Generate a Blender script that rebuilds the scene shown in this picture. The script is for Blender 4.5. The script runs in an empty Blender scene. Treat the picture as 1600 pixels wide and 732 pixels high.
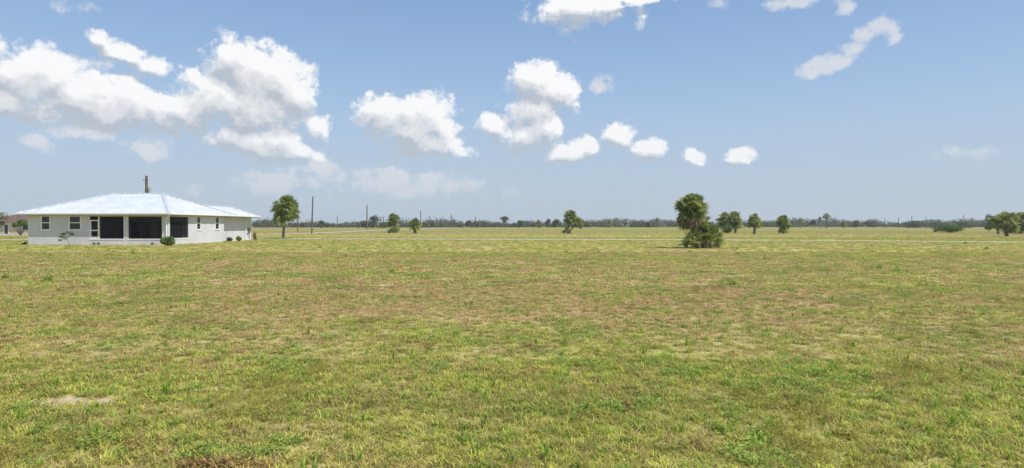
import bpy, math, random
import numpy as np
from mathutils import Vector
C = bpy.context.scene.collection
R = math.radians
rnd = random.Random(7)
F, CX, HY, CAMH = 953.0, 800.0, 352.0, 2.0      # focal length / centre / horizon in photo pixels, eye height

# ------------------------------------------------------------------ camera
cam = bpy.data.objects.new('camera', bpy.data.cameras.new('camera')); C.objects.link(cam)
cam.data.lens = 36 * F / 1600; cam.data.clip_end = 30000; cam.data.clip_start = 0.05
cam.location = (0, 0, CAMH); cam.rotation_euler = (R(90 - 0.84), 0, 0)
sc = bpy.context.scene
sc.camera = cam
sc.render.engine = 'CYCLES'
sc.view_settings.view_transform = 'Standard'
sc.view_settings.look = 'None'
EXPO = 0.35
sc.view_settings.exposure = EXPO
sc.view_settings.gamma = 1
sc.view_settings.use_curve_mapping = False
sc.cycles.use_denoising = True; sc.cycles.denoiser = 'OPENIMAGEDENOISE'; sc.cycles.denoising_input_passes = 'RGB_ALBEDO_NORMAL'; sc.cycles.denoising_prefilter = 'ACCURATE'
sc.cycles.max_bounces = 6
sc.cycles.diffuse_bounces = 3
sc.cycles.transparent_max_bounces = 12
sc.cycles.volume_bounces = 0
SUN_EL, SUN_AZ = 57.0, 118.0      # azimuth clockwise from +Y: the sun stands to the right, a little behind the camera
SKY = 0.09

# ------------------------------------------------------------------ node helpers
class N:
    def __init__(s, tree): s.t = tree
    def n(s, typ, ins=None, **kw):
        nd = s.t.nodes.new(typ)
        for k, v in kw.items(): setattr(nd, k, v)
        for k, v in (ins or {}).items():
            sk = nd.inputs[k]
            if isinstance(v, bpy.types.NodeSocket): s.t.links.new(v, sk)
            else: sk.default_value = v
        return nd
    def m(s, op, a, b=None, c=None, clamp=False):
        ins = {0: a}
        if b is not None: ins[1] = b
        if c is not None: ins[2] = c
        nd = s.n('ShaderNodeMath', ins, operation=op); nd.use_clamp = clamp
        return nd.outputs[0]
    def vm(s, op, a, b=None, c=None):
        ins = {0: a}
        if b is not None: ins[1] = b
        if c is not None: ins[2] = c
        return s.n('ShaderNodeVectorMath', ins, operation=op).outputs[0]
    def sstep(s, x, a, b, lo=0.0, hi=1.0):
        return s.n('ShaderNodeMapRange', {0: x, 1: a, 2: b, 3: lo, 4: hi}, interpolation_type='SMOOTHSTEP').outputs[0]
    def mix(s, f, a, b, blend='MIX'):
        nd = s.n('ShaderNodeMix', data_type='RGBA', blend_type=blend)
        for i, v in ((0, f), (6, a), (7, b)):
            if isinstance(v, bpy.types.NodeSocket): s.t.links.new(v, nd.inputs[i])
            else: nd.inputs[i].default_value = v if i == 0 else (*v, 1)
        return nd.outputs[2]
    def noise(s, vec, scale, detail=3, rough=.5, dist=0):
        return s.n('ShaderNodeTexNoise', {'Vector': vec, 'Scale': scale, 'Detail': detail, 'Roughness': rough, 'Distortion': dist}).outputs[0]

# ------------------------------------------------------------------ world: physical sky with cumulus
DENSE = [(395,165,88,52,1.1),(650,205,60,40,1.1),(826,178,40,50,.9),(180,172,105,36,1),(55,150,80,45,1),
 (62,125,88,52,1.05),(8,88,26,24,.8),(30,160,70,34,1),(128,152,85,42,1),(205,165,75,40,1),(95,182,95,20,.8),(250,172,60,34,.9),
 (163,62,24,15,.9),(198,83,36,18,1),(245,104,30,17,.9),
 (368,98,48,42,1),(415,130,74,58,1.1),(455,150,42,34,1),(335,155,66,44,1),(392,185,70,36,1),(290,172,60,34,.9),(305,125,30,24,.7),
 (400,222,76,32,1),(452,238,50,18,.9),(370,212,46,26,.85),(496,200,20,26,.7),
 (608,188,52,38,.9),(668,190,46,44,1.1),(640,182,42,34,1),(660,226,58,28,1),(718,240,26,10,.8),
 (836,130,42,35,1.1),(868,142,34,28,1),(892,150,14,28,.8),(846,168,34,24,.9),(772,202,27,22,.9),(814,216,48,27,1),(848,200,32,29,1),(797,186,15,17,.8),
 (893,240,38,20,1),(920,230,19,15,.95),(962,213,25,18,1),(1010,234,27,20,1.05),(1083,247,17,13,1),(1156,249,23,14,1),
 (905,14,78,26,.9),(895,38,28,30,.75),(868,24,50,22,.8),(985,2,85,8,.8),(1000,28,10,18,.45)]
FAINT = [(125,208,52,15,1),(52,228,30,14,1),(230,232,42,20,1),(210,222,22,10,1),(105,100,34,12,.8),(160,103,26,10,.8),
 (505,262,34,11,1.5),(470,262,30,10,1.1),(430,283,70,20,1.0),(640,288,120,22,1.0),(560,275,60,14,.9),(300,297,60,12,.6),(560,300,60,12,.6),(745,287,18,8,1),(740,300,90,10,.4),
 (940,132,20,16,.8),(1130,6,24,11,.9),(1230,8,52,12,1),(1316,12,20,14,.9),(115,12,34,11,.8),(1500,240,130,13,.4),
 (1262,112,22,13,1.1),(1285,103,24,14,1.3),(1308,92,24,14,1.3),(1330,74,24,14,1.3),(1350,60,22,14,1.3),(1374,48,18,20,1.2),(1380,62,18,12,1),(980,255,20,10,.6)]
# more cumulus to the sides and behind (directions outside the photograph)
BACK = []
_b = random.Random(3)
for k in range(16):
    az = R(_b.uniform(55, 305)); el = R(_b.uniform(8, 40)); s = _b.uniform(.03, .09)
    for j in range(3): BACK.append((az + _b.uniform(-1.3, 1.3)*s, el + _b.uniform(-.5, .5)*s, s*_b.uniform(.6, 1.2), s*_b.uniform(.35, .7), 1))
def ang(px, py):
    x, y, z = px - CX, F, HY - py
    return math.atan2(x, y), math.atan2(z, math.hypot(x, y))
def blob(px, py, rx, ry, w):
    u, v = ang(px, py)
    return (u, v, max(abs(ang(px+rx, py)[0]-u), .004), max(abs(ang(px, py-ry)[1]-v), .003), w)
def field_group(name, blobs, nscale, namp, warp):
    g = bpy.data.node_groups.new(name, 'ShaderNodeTree')
    g.interface.new_socket('Vector', in_out='INPUT', socket_type='NodeSocketVector')
    g.interface.new_socket('Value', in_out='OUTPUT', socket_type='NodeSocketFloat')
    g.interface.new_socket('Smooth', in_out='OUTPUT', socket_type='NodeSocketFloat')
    k = N(g); gi = k.n('NodeGroupInput'); go = k.n('NodeGroupOutput')
    d0 = gi.outputs[0]
    nz = k.n('ShaderNodeTexNoise', {'Vector': d0, 'Scale': nscale*.55, 'Detail': 3, 'Roughness': .55})
    w = k.vm('SUBTRACT', nz.outputs[1], (.5, .5, .5))
    d = k.vm('MULTIPLY_ADD', w, (warp, warp, warp), d0)
    sp = k.n('ShaderNodeSeparateXYZ', {0: d})
    u = k.m('ARCTAN2', sp.outputs[0], sp.outputs[1]); 
    u = k.m('ADD', u, k.m('MULTIPLY', k.m('LESS_THAN', u, -R(60)), 2*math.pi))
    v = k.m('ARCSINE', k.n('ShaderNodeClamp', {0: sp.outputs[2], 1: -1, 2: 1}).outputs[0])
    p = k.n('ShaderNodeCombineXYZ', {0: u, 1: v}).outputs[0]
    acc = None
    for (cu, cv, ru, rv, wt) in blobs:
        if cu < -R(60): cu += 2*math.pi
        q = k.vm('MULTIPLY_ADD', p, (1/ru, 1/rv, 0), (-cu/ru, -cv/rv, 0))
        dot = k.n('ShaderNodeVectorMath', {0: q, 1: q}, operation='DOT_PRODUCT').outputs[1]
        A = (.26 + .32*min(1, (ru+rv)/2/.042))*wt
        f = k.m('MULTIPLY_ADD', dot, -A, A + (wt-1)*.25)
        acc = f if acc is None else k.m('SMOOTH_MAX', acc, f, .22)
    n1 = k.noise(d0, nscale*1.15, 8, .60)
    vo = k.n('ShaderNodeTexVoronoi', {'Vector': d, 'Scale': nscale*.9, 'Detail': 1.0, 'Roughness': .5}, feature='F1')
    bil = k.m('SUBTRACT', .55, vo.outputs[0])
    f = k.m('ADD', acc, k.m('MULTIPLY', k.m('SUBTRACT', n1, .5), namp))
    f = k.m('ADD', f, k.m('MULTIPLY', bil, namp*.50))
    f = k.m('ADD', f, k.m('MULTIPLY', k.m('SUBTRACT', k.noise(d0, nscale*4.2, 4, .65), .5), namp*.55))
    f = k.m('MAXIMUM', f, -1.0)
    g.links.new(f, go.inputs[0]); g.links.new(acc, go.inputs[1])
    return g
world = bpy.data.worlds.new('World'); sc.world = world; world.use_nodes = True
wt = world.node_tree; wt.nodes.clear(); k = N(wt)
sky = k.n('ShaderNodeTexSky', sky_type='NISHITA', sun_disc=False, sun_elevation=R(SUN_EL), sun_rotation=R(SUN_AZ),
          altitude=0, air_density=1.0, dust_density=1.2, ozone_density=1.5)
dirv = k.n('ShaderNodeTexCoord').outputs['Generated']
gA = field_group('cumulus_field', [blob(*b) for b in DENSE] + BACK, 34, 1.15, .030)
gB = field_group('faint_cloud_field', [blob(*b) for b in FAINT], 30, 1.5, .04)
def call(g, vec):
    nd = k.n('ShaderNodeGroup'); nd.node_tree = g; wt.links.new(vec, nd.inputs[0]); return nd.outputs
fA, sA = call(gA, dirv)
fA2, sA2 = call(gA, k.vm('ADD', dirv, (.006, -.002, .016)))
fB = call(gB, dirv)[0]
lit = k.m('MULTIPLY_ADD', k.m('SUBTRACT', fA, fA2), .70, .40)
lit = k.m('MULTIPLY_ADD', k.m('SUBTRACT', sA, sA2), 1.9, lit, clamp=True)
lit = k.m('MULTIPLY_ADD', k.m('SUBTRACT', k.m('MINIMUM', fA, 1.0), .35), -.22, lit, clamp=True)
# crisp sunlit tops, soft ragged bases
aA = k.n('ShaderNodeMapRange', {0: fA, 1: -.36, 2: k.m('MULTIPLY_ADD', lit, -.30, .40), 3: 0.0, 4: 1.0}, interpolation_type='SMOOTHSTEP').outputs[0]
up = k.n('ShaderNodeSeparateXYZ', {0: dirv}).outputs[2]
S = 1/SKY/2**EXPO      # the colours below are as seen at this exposure
ccol = k.mix(k.sstep(lit, 0, .5), (.49*S, .54*S, .61*S), (.74*S, .765*S, .80*S)); ccol = k.mix(k.sstep(lit, .45, .95), ccol, (.96*S, .965*S, .975*S))
# the sky's own milky summer air: paler towards the horizon
air = k.mix(k.sstep(up, .10, .42), (.43*S, .59*S, .80*S), (.262*S, .445*S, .775*S))
air = k.mix(k.sstep(up, .0, .21), (.505*S, .59*S, .695*S), air)
base = k.mix(k.sstep(up, -.02, .6, .93, .5), sky.outputs[0], air)
hz = k.sstep(up, .0, .20, .35, 1.0)          # low clouds drown in the air
aB = k.m('MULTIPLY', k.sstep(fB, -.30, .42), .70)
aB = k.m('MULTIPLY', aB, k.sstep(up, .02, .13, .45, 1.0))
c1 = k.mix(aB, base, (.80*S, .80*S, .82*S))
c2 = k.mix(k.m('MULTIPLY', aA, k.m('MULTIPLY_ADD', hz, .4, .6)), c1, ccol)
bg = k.n('ShaderNodeBackground', {0: c2, 1: SKY})
bg0 = k.n('ShaderNodeBackground', {0: base, 1: SKY})
band = k.m('MULTIPLY', k.m('GREATER_THAN', up, 0.0), k.m('LESS_THAN', up, .72))      # no clouds overhead or under the horizon
mx = k.n('ShaderNodeMixShader', {0: band, 1: bg0.outputs[0], 2: bg.outputs[0]})
world.cycles.sampling_method = 'NONE'
k.n('ShaderNodeOutputWorld', {0: mx.outputs[0]})

# ------------------------------------------------------------------ sun
sun = bpy.data.objects.new('sun', bpy.data.lights.new('sun', 'SUN')); C.objects.link(sun)
sun.data.energy = 4.2; sun.data.angle = R(.53); sun.data.color = (1, .955, .89)
el, az = R(SUN_EL), R(SUN_AZ)
sdir = Vector((math.sin(az)*math.cos(el), math.cos(az)*math.cos(el), math.sin(el)))
sun.rotation_euler = sdir.to_track_quat('Z', 'Y').to_euler(); sun.location = (40, -20, 60)

# ------------------------------------------------------------------ materials
def new_mat(name):
    m = bpy.data.materials.new(name); m.use_nodes = True; m.node_tree.nodes.clear()
    return m, N(m.node_tree)
def finish(k, shader, bump=None):
    k.n('ShaderNodeOutputMaterial', {0: shader})
def simple(name, col, rough=.7, var=.15, scale=3.0, bump=0, bscale=60, spec=.3, metal=0):
    m, k = new_mat(name)
    co = k.n('ShaderNodeTexCoord').outputs['Object']
    n = k.noise(co, scale, 5, .6)
    f = k.sstep(n, .3, .7, 1-var, 1+var)
    cc = k.vm('SCALE', col); nd = cc.node; nd.inputs[0].default_value = col; k.t.links.new(f, nd.inputs[3])
    p = k.n('ShaderNodeBsdfPrincipled', {'Base Color': cc, 'Roughness': rough, 'Specular IOR Level': spec, 'Metallic': metal})
    if bump:
        b = k.n('ShaderNodeBump', {'Strength': bump, 'Distance': .01, 'Height': k.noise(co, bscale, 4)})
        k.t.links.new(b.outputs[0], p.inputs['Normal'])
    finish(k, p.outputs[0]); return m
def leafmat(name, cols, trans=.3, rough=.55, clump=1.2):
    """cols: (dark, mid, light) leaf colours; random per leaf and per clump of leaves"""
    m, k = new_mat(name)
    g = k.n('ShaderNodeNewGeometry'); rpi = g.outputs['Random Per Island']
    n = k.noise(g.outputs['Position'], clump, 2)
    f = k.m('ADD', k.m('MULTIPLY', rpi, .55), k.sstep(n, .3, .7, 0, .45))
    c = k.mix(k.sstep(f, .0, .5), cols[0], cols[1]); c = k.mix(k.sstep(f, .5, 1.0), c, cols[2])
    p = k.n('ShaderNodeBsdfPrincipled', {'Base Color': c, 'Roughness': rough, 'Specular IOR Level': .35})
    t = k.n('ShaderNodeBsdfTranslucent', {0: k.mix(.5, c, tuple(cols[2]))})
    x = k.n('ShaderNodeMixShader', {0: trans, 1: p.outputs[0], 2: t.outputs[0]})
    finish(k, x.outputs[0]); return m

# colours of the field, shared by the soil sheet and the blades standing on it
fg = bpy.data.node_groups.new('field_colour', 'ShaderNodeTree')
fg.interface.new_socket('Colour', in_out='OUTPUT', socket_type='NodeSocketColor')
fg.interface.new_socket('Green', in_out='OUTPUT', socket_type='NodeSocketFloat')
k = N(fg); pos = k.n('ShaderNodeNewGeometry').outputs['Position']; go = k.n('NodeGroupOutput')
pa = k.vm('MULTIPLY', pos, (.7, 1, 0)); pf = k.vm('MULTIPLY', pos, (1, 1, 0)); pfar = k.vm('MULTIPLY', pos, (.12, 1, 0))
n1 = k.noise(pa, .16, 3, .55); n2 = k.noise(pf, .9, 4, .6); n6 = k.noise(pfar, .035, 2, .5)
yy = k.n('ShaderNodeSeparateXYZ', {0: pos}).outputs[1]
grn = k.m('ADD', k.m('ADD', k.m('MULTIPLY', n1, .42), k.m('MULTIPLY', n2, .34)), k.m('MULTIPLY', n6, .24))
# nearer the camera the ground is wetter and greener, a dry belt lies from 18 to 45 m
grn = k.m('ADD', grn, k.sstep(yy, 6, 18, .07, -.03))
grn = k.m('ADD', grn, k.sstep(yy, 44, 60, 0, .042))
grn = k.m('ADD', grn, k.m('MULTIPLY', k.m('SUBTRACT', n6, .5), k.sstep(yy, 60, 150, 0, .95)))
gm = k.sstep(grn, .42, .575)
col = k.mix(gm, (.50, .375, .185), (.385, .405, .085))
n3 = k.noise(k.vm('ADD', pf, (31, 7, 0)), .55, 4, .65)
col = k.mix(k.sstep(n3, .56, .70, 0, .55), col, (.27, .135, .065))
n4 = k.noise(k.vm('ADD', pa, (-11, 47, 0)), .42, 3, .6)
col = k.mix(k.sstep(n4, .55, .68, 0, .6), col, (.215, .235, .045))
n5 = k.noise(k.vm('ADD', pf, (5, -23, 0)), .8, 3, .6)
col = k.mix(k.sstep(n5, .58, .72, 0, .4), col, (.075, .125, .030))
col = k.mix(k.sstep(yy, 6, 16, .22, 0), col, (.50, .56, .085))
fg.links.new(col, go.inputs[0]); fg.links.new(gm, go.inputs[1])
def field(k):
    nd = k.n('ShaderNodeGroup'); nd.node_tree = fg; return nd.outputs
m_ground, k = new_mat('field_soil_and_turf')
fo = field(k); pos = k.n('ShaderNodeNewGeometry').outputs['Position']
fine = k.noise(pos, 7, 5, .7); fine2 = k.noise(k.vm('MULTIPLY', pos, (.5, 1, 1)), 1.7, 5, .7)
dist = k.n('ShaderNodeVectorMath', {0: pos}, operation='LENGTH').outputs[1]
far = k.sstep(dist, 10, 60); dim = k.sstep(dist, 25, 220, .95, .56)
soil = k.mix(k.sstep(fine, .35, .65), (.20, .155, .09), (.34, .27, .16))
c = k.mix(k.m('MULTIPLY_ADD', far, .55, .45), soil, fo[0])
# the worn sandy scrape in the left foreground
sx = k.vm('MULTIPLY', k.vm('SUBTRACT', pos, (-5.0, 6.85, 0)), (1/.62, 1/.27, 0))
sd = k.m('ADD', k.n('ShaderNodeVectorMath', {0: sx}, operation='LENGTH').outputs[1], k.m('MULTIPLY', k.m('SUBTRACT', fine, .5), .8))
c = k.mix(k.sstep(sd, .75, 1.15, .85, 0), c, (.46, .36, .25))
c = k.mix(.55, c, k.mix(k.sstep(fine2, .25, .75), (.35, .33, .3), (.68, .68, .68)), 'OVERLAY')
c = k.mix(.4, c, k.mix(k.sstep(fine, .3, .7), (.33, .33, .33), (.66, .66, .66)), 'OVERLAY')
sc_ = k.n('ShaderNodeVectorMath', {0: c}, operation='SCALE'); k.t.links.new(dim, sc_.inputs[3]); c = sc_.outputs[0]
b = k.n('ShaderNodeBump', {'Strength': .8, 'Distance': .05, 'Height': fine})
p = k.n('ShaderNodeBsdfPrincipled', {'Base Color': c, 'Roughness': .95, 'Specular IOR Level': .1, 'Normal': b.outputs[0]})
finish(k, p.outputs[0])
def blade(name, dry=0.35, tint=(1, 1, 1), fixed=None, trans=.4):
    m, k = new_mat(name)
    g = k.n('ShaderNodeNewGeometry'); rpi = g.outputs['Random Per Island']
    ro = k.n('ShaderNodeObjectInfo').outputs['Random']
    c = field(k)[0]
    if fixed: c = k.mix(.75, c, fixed)
    c = k.mix(1.0, c, tint, 'MULTIPLY')
    c = k.mix(k.m('MULTIPLY', k.m('LESS_THAN', rpi, dry), .75), c, (.36, .27, .135))
    w = k.m('MULTIPLY_ADD', k.m('FRACT', k.m('MULTIPLY', rpi, 7.31)), .75, .62)
    w = k.m('MULTIPLY', w, k.m('MULTIPLY_ADD', ro, .55, .72))
    sc_ = k.n('ShaderNodeVectorMath', {0: c}, operation='SCALE'); k.t.links.new(w, sc_.inputs[3])
    c = sc_.outputs[0]
    p = k.n('ShaderNodeBsdfPrincipled', {'Base Color': c, 'Roughness': .6, 'Specular IOR Level': .25})
    t = k.n('ShaderNodeBsdfTranslucent', {0: c})
    x = k.n('ShaderNodeMixShader', {0: trans, 1: p.outputs[0], 2: t.outputs[0]})
    finish(k, x.outputs[0]); return m
M = {}
M['blade'] = blade('grass_blade', .25, (1.15, 1.15, 1.0))
M['green'] = blade('fresh_grass_blade', .06, (1.0, 1.1, .9), fixed=(.24, .34, .06))
M['dry'] = blade('dry_grass_blade', .8, (1.1, 1.0, .95))
M['weed'] = blade('weed_leaf', .04, (1, 1, 1), fixed=(.22, .33, .06))
M['lime'] = blade('yellow_weed_leaf', .1, (1, 1, 1), fixed=(.30, .27, .05))
M['redweed'] = blade('rusty_weed_leaf', .1, (1, 1, 1), fixed=(.30, .15, .075))
M['stucco'] = simple('grey_stucco', (.545, .56, .58), .9, .05, .8, .25, 90, .15)
M['white'] = simple('white_trim_paint', (.78, .78, .76), .5, .04)
M['roofmetal'] = simple('white_roof_metal', (.50, .525, .55), .42, .08, .7, spec=.5)
M['roofcap'] = simple('grey_roof_cap', (.42, .46, .50), .45, .08, .7, spec=.5)
M['soffit'] = simple('soffit_paint', (.36, .33, .29), .8, .05)
M['interior'] = simple('porch_interior', (.34, .34, .33), .9, .1)
M['glass'] = simple('dark_window_glass', (.018, .022, .024), .08, .2, spec=.6)
M['dkframe'] = simple('bronze_door_frame', (.10, .10, .10), .5, .1)
M['greyframe'] = simple('grey_door_frame', (.42, .42, .42), .5, .1)
m, k = new_mat('insect_screen'); d_ = k.n('ShaderNodeBsdfDiffuse', {0: (.02, .022, .026, 1)}); t_ = k.n('ShaderNodeBsdfTransparent')
x_ = k.n('ShaderNodeMixShader', {0: .42, 1: d_.outputs[0], 2: t_.outputs[0]}); finish(k, x_.outputs[0]); M['screen'] = m
M['road'] = simple('pale_worn_road', (.37, .35, .28), .95, .14, .25, .3, 30, .1)
M['wood'] = simple('weathered_pole_wood', (.14, .12, .10), .9, .25, 4)
M['steel'] = simple('galvanised_steel', (.38, .39, .40), .5, .1, metal=.3)
M['wire'] = simple('utility_wire', (.28, .28, .28), .6, .05)
M['bark'] = simple('palm_bark', (.19, .16, .13), .95, .3, 6, .6, 14)
M['bark2'] = simple('tree_bark', (.17, .14, .11), .95, .25, 4, .5, 20)
M['frond'] = leafmat('palm_frond', ((.07, .12, .028), (.19, .25, .06), (.40, .42, .14)), .45, .45, 1.5)
M['dead'] = leafmat('dead_palm_frond', ((.11, .085, .05), (.22, .17, .105), (.34, .28, .19)), .15, .8)
M['leaf'] = leafmat('dark_tree_leaf', ((.03, .055, .016), (.06, .10, .026), (.11, .16, .04)), .3, .5, .5)
M['bushleaf'] = leafmat('bright_bush_leaf', ((.045, .085, .015), (.09, .15, .024), (.15, .22, .04)), .3, .45, 1.2)
M['yellowleaf'] = leafmat('yellowish_tree_leaf', ((.07, .10, .02), (.15, .19, .035), (.26, .24, .05)), .35, .5, .8)
M['pineleaf'] = leafmat('grey_green_pine_needles', ((.045, .06, .032), (.08, .10, .05), (.13, .15, .08)), .2, .6, .3)
M['woodleaf'] = leafmat('far_wood_foliage', ((.05, .07, .025), (.08, .105, .036), (.13, .15, .05)), .2, .7, .05)
M['redleaf'] = leafmat('reddish_bush_leaf', ((.10, .03, .03), (.19, .06, .055), (.26, .12, .08)), .25, .5)
M['tile'] = simple('brown_roof_shingle', (.13, .085, .07), .9, .2, 1.5, .3, 8)
M['cream'] = simple('cream_stucco', (.55, .49, .38), .9, .06)
M['pebble'] = simple('dark_stone', (.09, .08, .07), .9, .3)
M['conc'] = simple('pale_concrete', (.55, .52, .46), .9, .1, .6)

# ------------------------------------------------------------------ mesh builder
class MB:
    def __init__(s): s.v, s.f = [], []
    def add(s, vs, fs):
        o = len(s.v); s.v.extend(tuple(v) for v in vs); s.f.extend(tuple(i+o for i in f) for f in fs)
    def box(s, x0, x1, y0, y1, z0, z1):
        s.add([(x0,y0,z0),(x1,y0,z0),(x1,y1,z0),(x0,y1,z0),(x0,y0,z1),(x1,y0,z1),(x1,y1,z1),(x0,y1,z1)],
              [(0,3,2,1),(4,5,6,7),(0,1,5,4),(1,2,6,5),(2,3,7,6),(3,0,4,7)])
    def tube(s, pts, rad, seg=8, cap=True):
        pts = [Vector(p) for p in pts]; n = len(pts)
        if not hasattr(rad, '__len__'): rad = [rad]*n
        vs, fs = [], []
        for i, p in enumerate(pts):
            d = (pts[min(i+1, n-1)] - pts[max(i-1, 0)]).normalized()
            a = d.cross(Vector((0, 1, 0)) if abs(d.y) < .9 else Vector((1, 0, 0))).normalized(); b = d.cross(a)
            for j in range(seg):
                t = 2*math.pi*j/seg; vs.append(p + rad[i]*(math.cos(t)*a + math.sin(t)*b))
        for i in range(n-1):
            for j in range(seg):
                fs.append((i*seg+j, i*seg+(j+1) % seg, (i+1)*seg+(j+1) % seg, (i+1)*seg+j))
        if cap: fs += [tuple(range(seg)), tuple(range((n-1)*seg, n*seg))[::-1]]
        s.add(vs, fs)
    def build(s, name, mat, parent=None, smooth=False):
        off = Vector((0, 0, 0)) if parent is None else BASE[parent.name]
        v = [(a-off[0], b-off[1], c-off[2]) for a, b, c in s.v]
        me = bpy.data.meshes.new(name); me.from_pydata(v, [], s.f); me.validate(); me.update()
        if smooth: me.polygons.foreach_set('use_smooth', [True]*len(me.polygons))
        me.materials.append(mat)
        o = bpy.data.objects.new(name, me); C.objects.link(o)
        if parent is not None: o.parent = parent
        BASE[o.name] = off
        return o
BASE = {}
def tag(o, label=None, cat=None, group=None, kind=None):
    if label: o['label'] = label
    if cat: o['category'] = cat
    if group: o['group'] = group
    if kind: o['kind'] = kind
    return o
def thing(name, loc, label, cat, group=None):
    o = bpy.data.objects.new(name, None); C.objects.link(o); o.location = loc; o.empty_display_size = .3
    BASE[o.name] = Vector(loc)
    return tag(o, label, cat, group)
def ground_at(px, py):
    Y = CAMH*F/(py-HY); return ((px-CX)/F*Y, Y)
def at(px, Y): return (px-CX)/F*Y
def zat(py, Y): return CAMH + (HY-py)/F*Y
def copy_thing(root, loc, label=None, rz=0, sc_=1.0, group=None):
    r = root.copy(); C.objects.link(r); r.location = loc; r.rotation_euler = (0, 0, rz); r.scale = (sc_, sc_, sc_)
    if label: r['label'] = label
    if group: r['group'] = group
    for ch in list(root.children):
        c = ch.copy(); C.objects.link(c); c.parent = r
        for g in ch.children:
            d = g.copy(); C.objects.link(d); d.parent = c
    return r

# ------------------------------------------------------------------ ground and roads
g = MB()
G = 3000
xs = [-G, -400, -60, 60, 400, G]; ys = [-G, -60, 0, 30, 120, 600, G]
vs = [(x, y, 0) for y in ys for x in xs]; nx = len(xs)
g.add(vs, [(j*nx+i, j*nx+i+1, (j+1)*nx+i+1, (j+1)*nx+i) for j in range(len(ys)-1) for i in range(nx-1)])
tag(g.build('ground', m_ground), 'flat grassy field of green and dry brown turf', kind='structure')
def catmull(pts, n=10):
    out = []
    P = [pts[0]] + list(pts) + [pts[-1]]
    for i in range(1, len(P)-2):
        for t in np.linspace(0, 1, n, endpoint=False):
            a, b, c, d = [np.array(q, float) for q in P[i-1:i+3]]
            out.append(.5*((2*b) + (-a+c)*t + (2*a-5*b+4*c-d)*t*t + (-a+3*b-3*c+d)*t**3))
    out.append(np.array(P[-2], float)); return out
ROADS = [([(-230, 73), (-130, 76), (-90, 80), (-60, 86), (-37.5, 88.5), (0, 85.5), (33.6, 80.5), (59, 71), (85, 58), (130, 30)], 4.4),
         ([(-260, 112), (-150, 116), (-100, 119), (-72, 122), (-56, 128), (-50, 150), (-50, 212), (-47, 330), (-45, 480)], 5.0)]
road_pts = []
for rp, w in ROADS:
    c = catmull(rp, 12); mb = MB(); L, Rr = [], []
    for i, p in enumerate(c):
        d = c[min(i+1, len(c)-1)] - c[max(i-1, 0)]; d /= np.linalg.norm(d); nrm = np.array([-d[1], d[0]])
        ww = w/2*(1 - .38*min(1, max(0, p[0]/60)))*(1 + .06*math.sin(i*1.7) + .04*math.sin(i*4.1))
        L.append((*(p+nrm*ww), .012)); Rr.append((*(p-nrm*ww), .012)); road_pts.append((p[0], p[1], w/2))
    n = len(c); mb.add(L+Rr, [(i, i+1, n+i+1, n+i) for i in range(n-1)])
    tag(mb.build('road', M['road']), 'narrow pale road crossing the field', kind='structure')
road_pts = np.array(road_pts)

# ------------------------------------------------------------------ main house
HX0, HX1, HY0, HY1 = -48.8, -34.7, 61.5, 75.6
ZT = 3.0
house = thing('house', (-41.5, 61.5, 0), 'single storey grey stucco house with white ribbed metal roof and screened porch', 'house')
def wall_grid(mb, us, zs, solid, fn, t0, t1):
    """faces of a wall split into cells; fn(u, t, z) places a point, t0 outer, t1 inner face"""
    nu, nz = len(us)-1, len(zs)-1
    def S_(i, j): return 0 <= i < nu and 0 <= j < nz and solid((us[i]+us[i+1])/2, (zs[j]+zs[j+1])/2)
    for i in range(nu):
        for j in range(nz):
            if not S_(i, j): continue
            u0, u1, z0, z1 = us[i], us[i+1], zs[j], zs[j+1]
            q = lambda a: mb.add([fn(*p) for p in a], [(0, 1, 2, 3)])
            q([(u0, t0, z0), (u1, t0, z0), (u1, t0, z1), (u0, t0, z1)]); q([(u0, t1, z0), (u0, t1, z1), (u1, t1, z1), (u1, t1, z0)])
            if not S_(i-1, j): q([(u0, t0, z0), (u0, t0, z1), (u0, t1, z1), (u0, t1, z0)])
            if not S_(i+1, j): q([(u1, t0, z0), (u1, t1, z0), (u1, t1, z1), (u1, t0, z1)])
            if not S_(i, j-1): q([(u0, t0, z0), (u0, t1, z0), (u1, t1, z0), (u1, t0, z0)])
            if not S_(i, j+1): q([(u0, t0, z1), (u1, t0, z1), (u1, t1, z1), (u0, t1, z1)])
def wall_with(mb, u0, u1, holes, fn, t0, t1):
    us = sorted({u0, u1, *[h[0] for h in holes], *[h[1] for h in holes]}); zs = sorted({0, ZT, *[h[2] for h in holes], *[h[3] for h in holes]})
    wall_grid(mb, us, zs, lambda u, z: not any(h[0] < u < h[1] and h[2] < z < h[3] for h in holes), fn, t0, t1)
fx = lambda px: at(px, HY0)                       # front wall
fyd = lambda px: -HX1*F/(CX-px)                   # depth on the side wall
zf = lambda py: zat(py, HY0)
win_f = [(fx(65), fx(78), zf(359.5), zf(337.8)), (fx(108.5), fx(126), zf(359.5), zf(337.8))]
door_h = (fx(140.5), fx(154), zf(373.5), 2.88)
scr_f = [(fx(155.5), fx(193), zf(373.5), 2.88), (fx(200.5), fx(253), zf(373.5), 2.88)]
scr_s = (fyd(265.5), fyd(294.5), .64, 2.88)
win_s = [(fyd(307.5), fyd(313.5), 1.48, 2.92), (fyd(336.5), fyd(342.5), 1.48, 2.92)]
wl = MB()
FN = lambda u, t, z: (u, t, z)
SN = lambda u, t, z: (t, u, z)
wall_with(wl, HX0, HX1, win_f + [door_h] + scr_f, FN, HY0, HY0+.2)
wall_with(wl, HY0+.2, 73.5, [scr_s] + win_s, SN, HX1, HX1-.2)
wl.box(-35.4, HX1-.2, 73.3, 73.5, 0, ZT)
wl.box(-35.4, -35.2, 73.5, 82.3, 0, ZT)
wl.box(-39.4, -35.4, 82.1, 82.3, 0, ZT)
wl.box(-39.6, -39.4, HY1, 82.3, 0, ZT)
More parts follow.
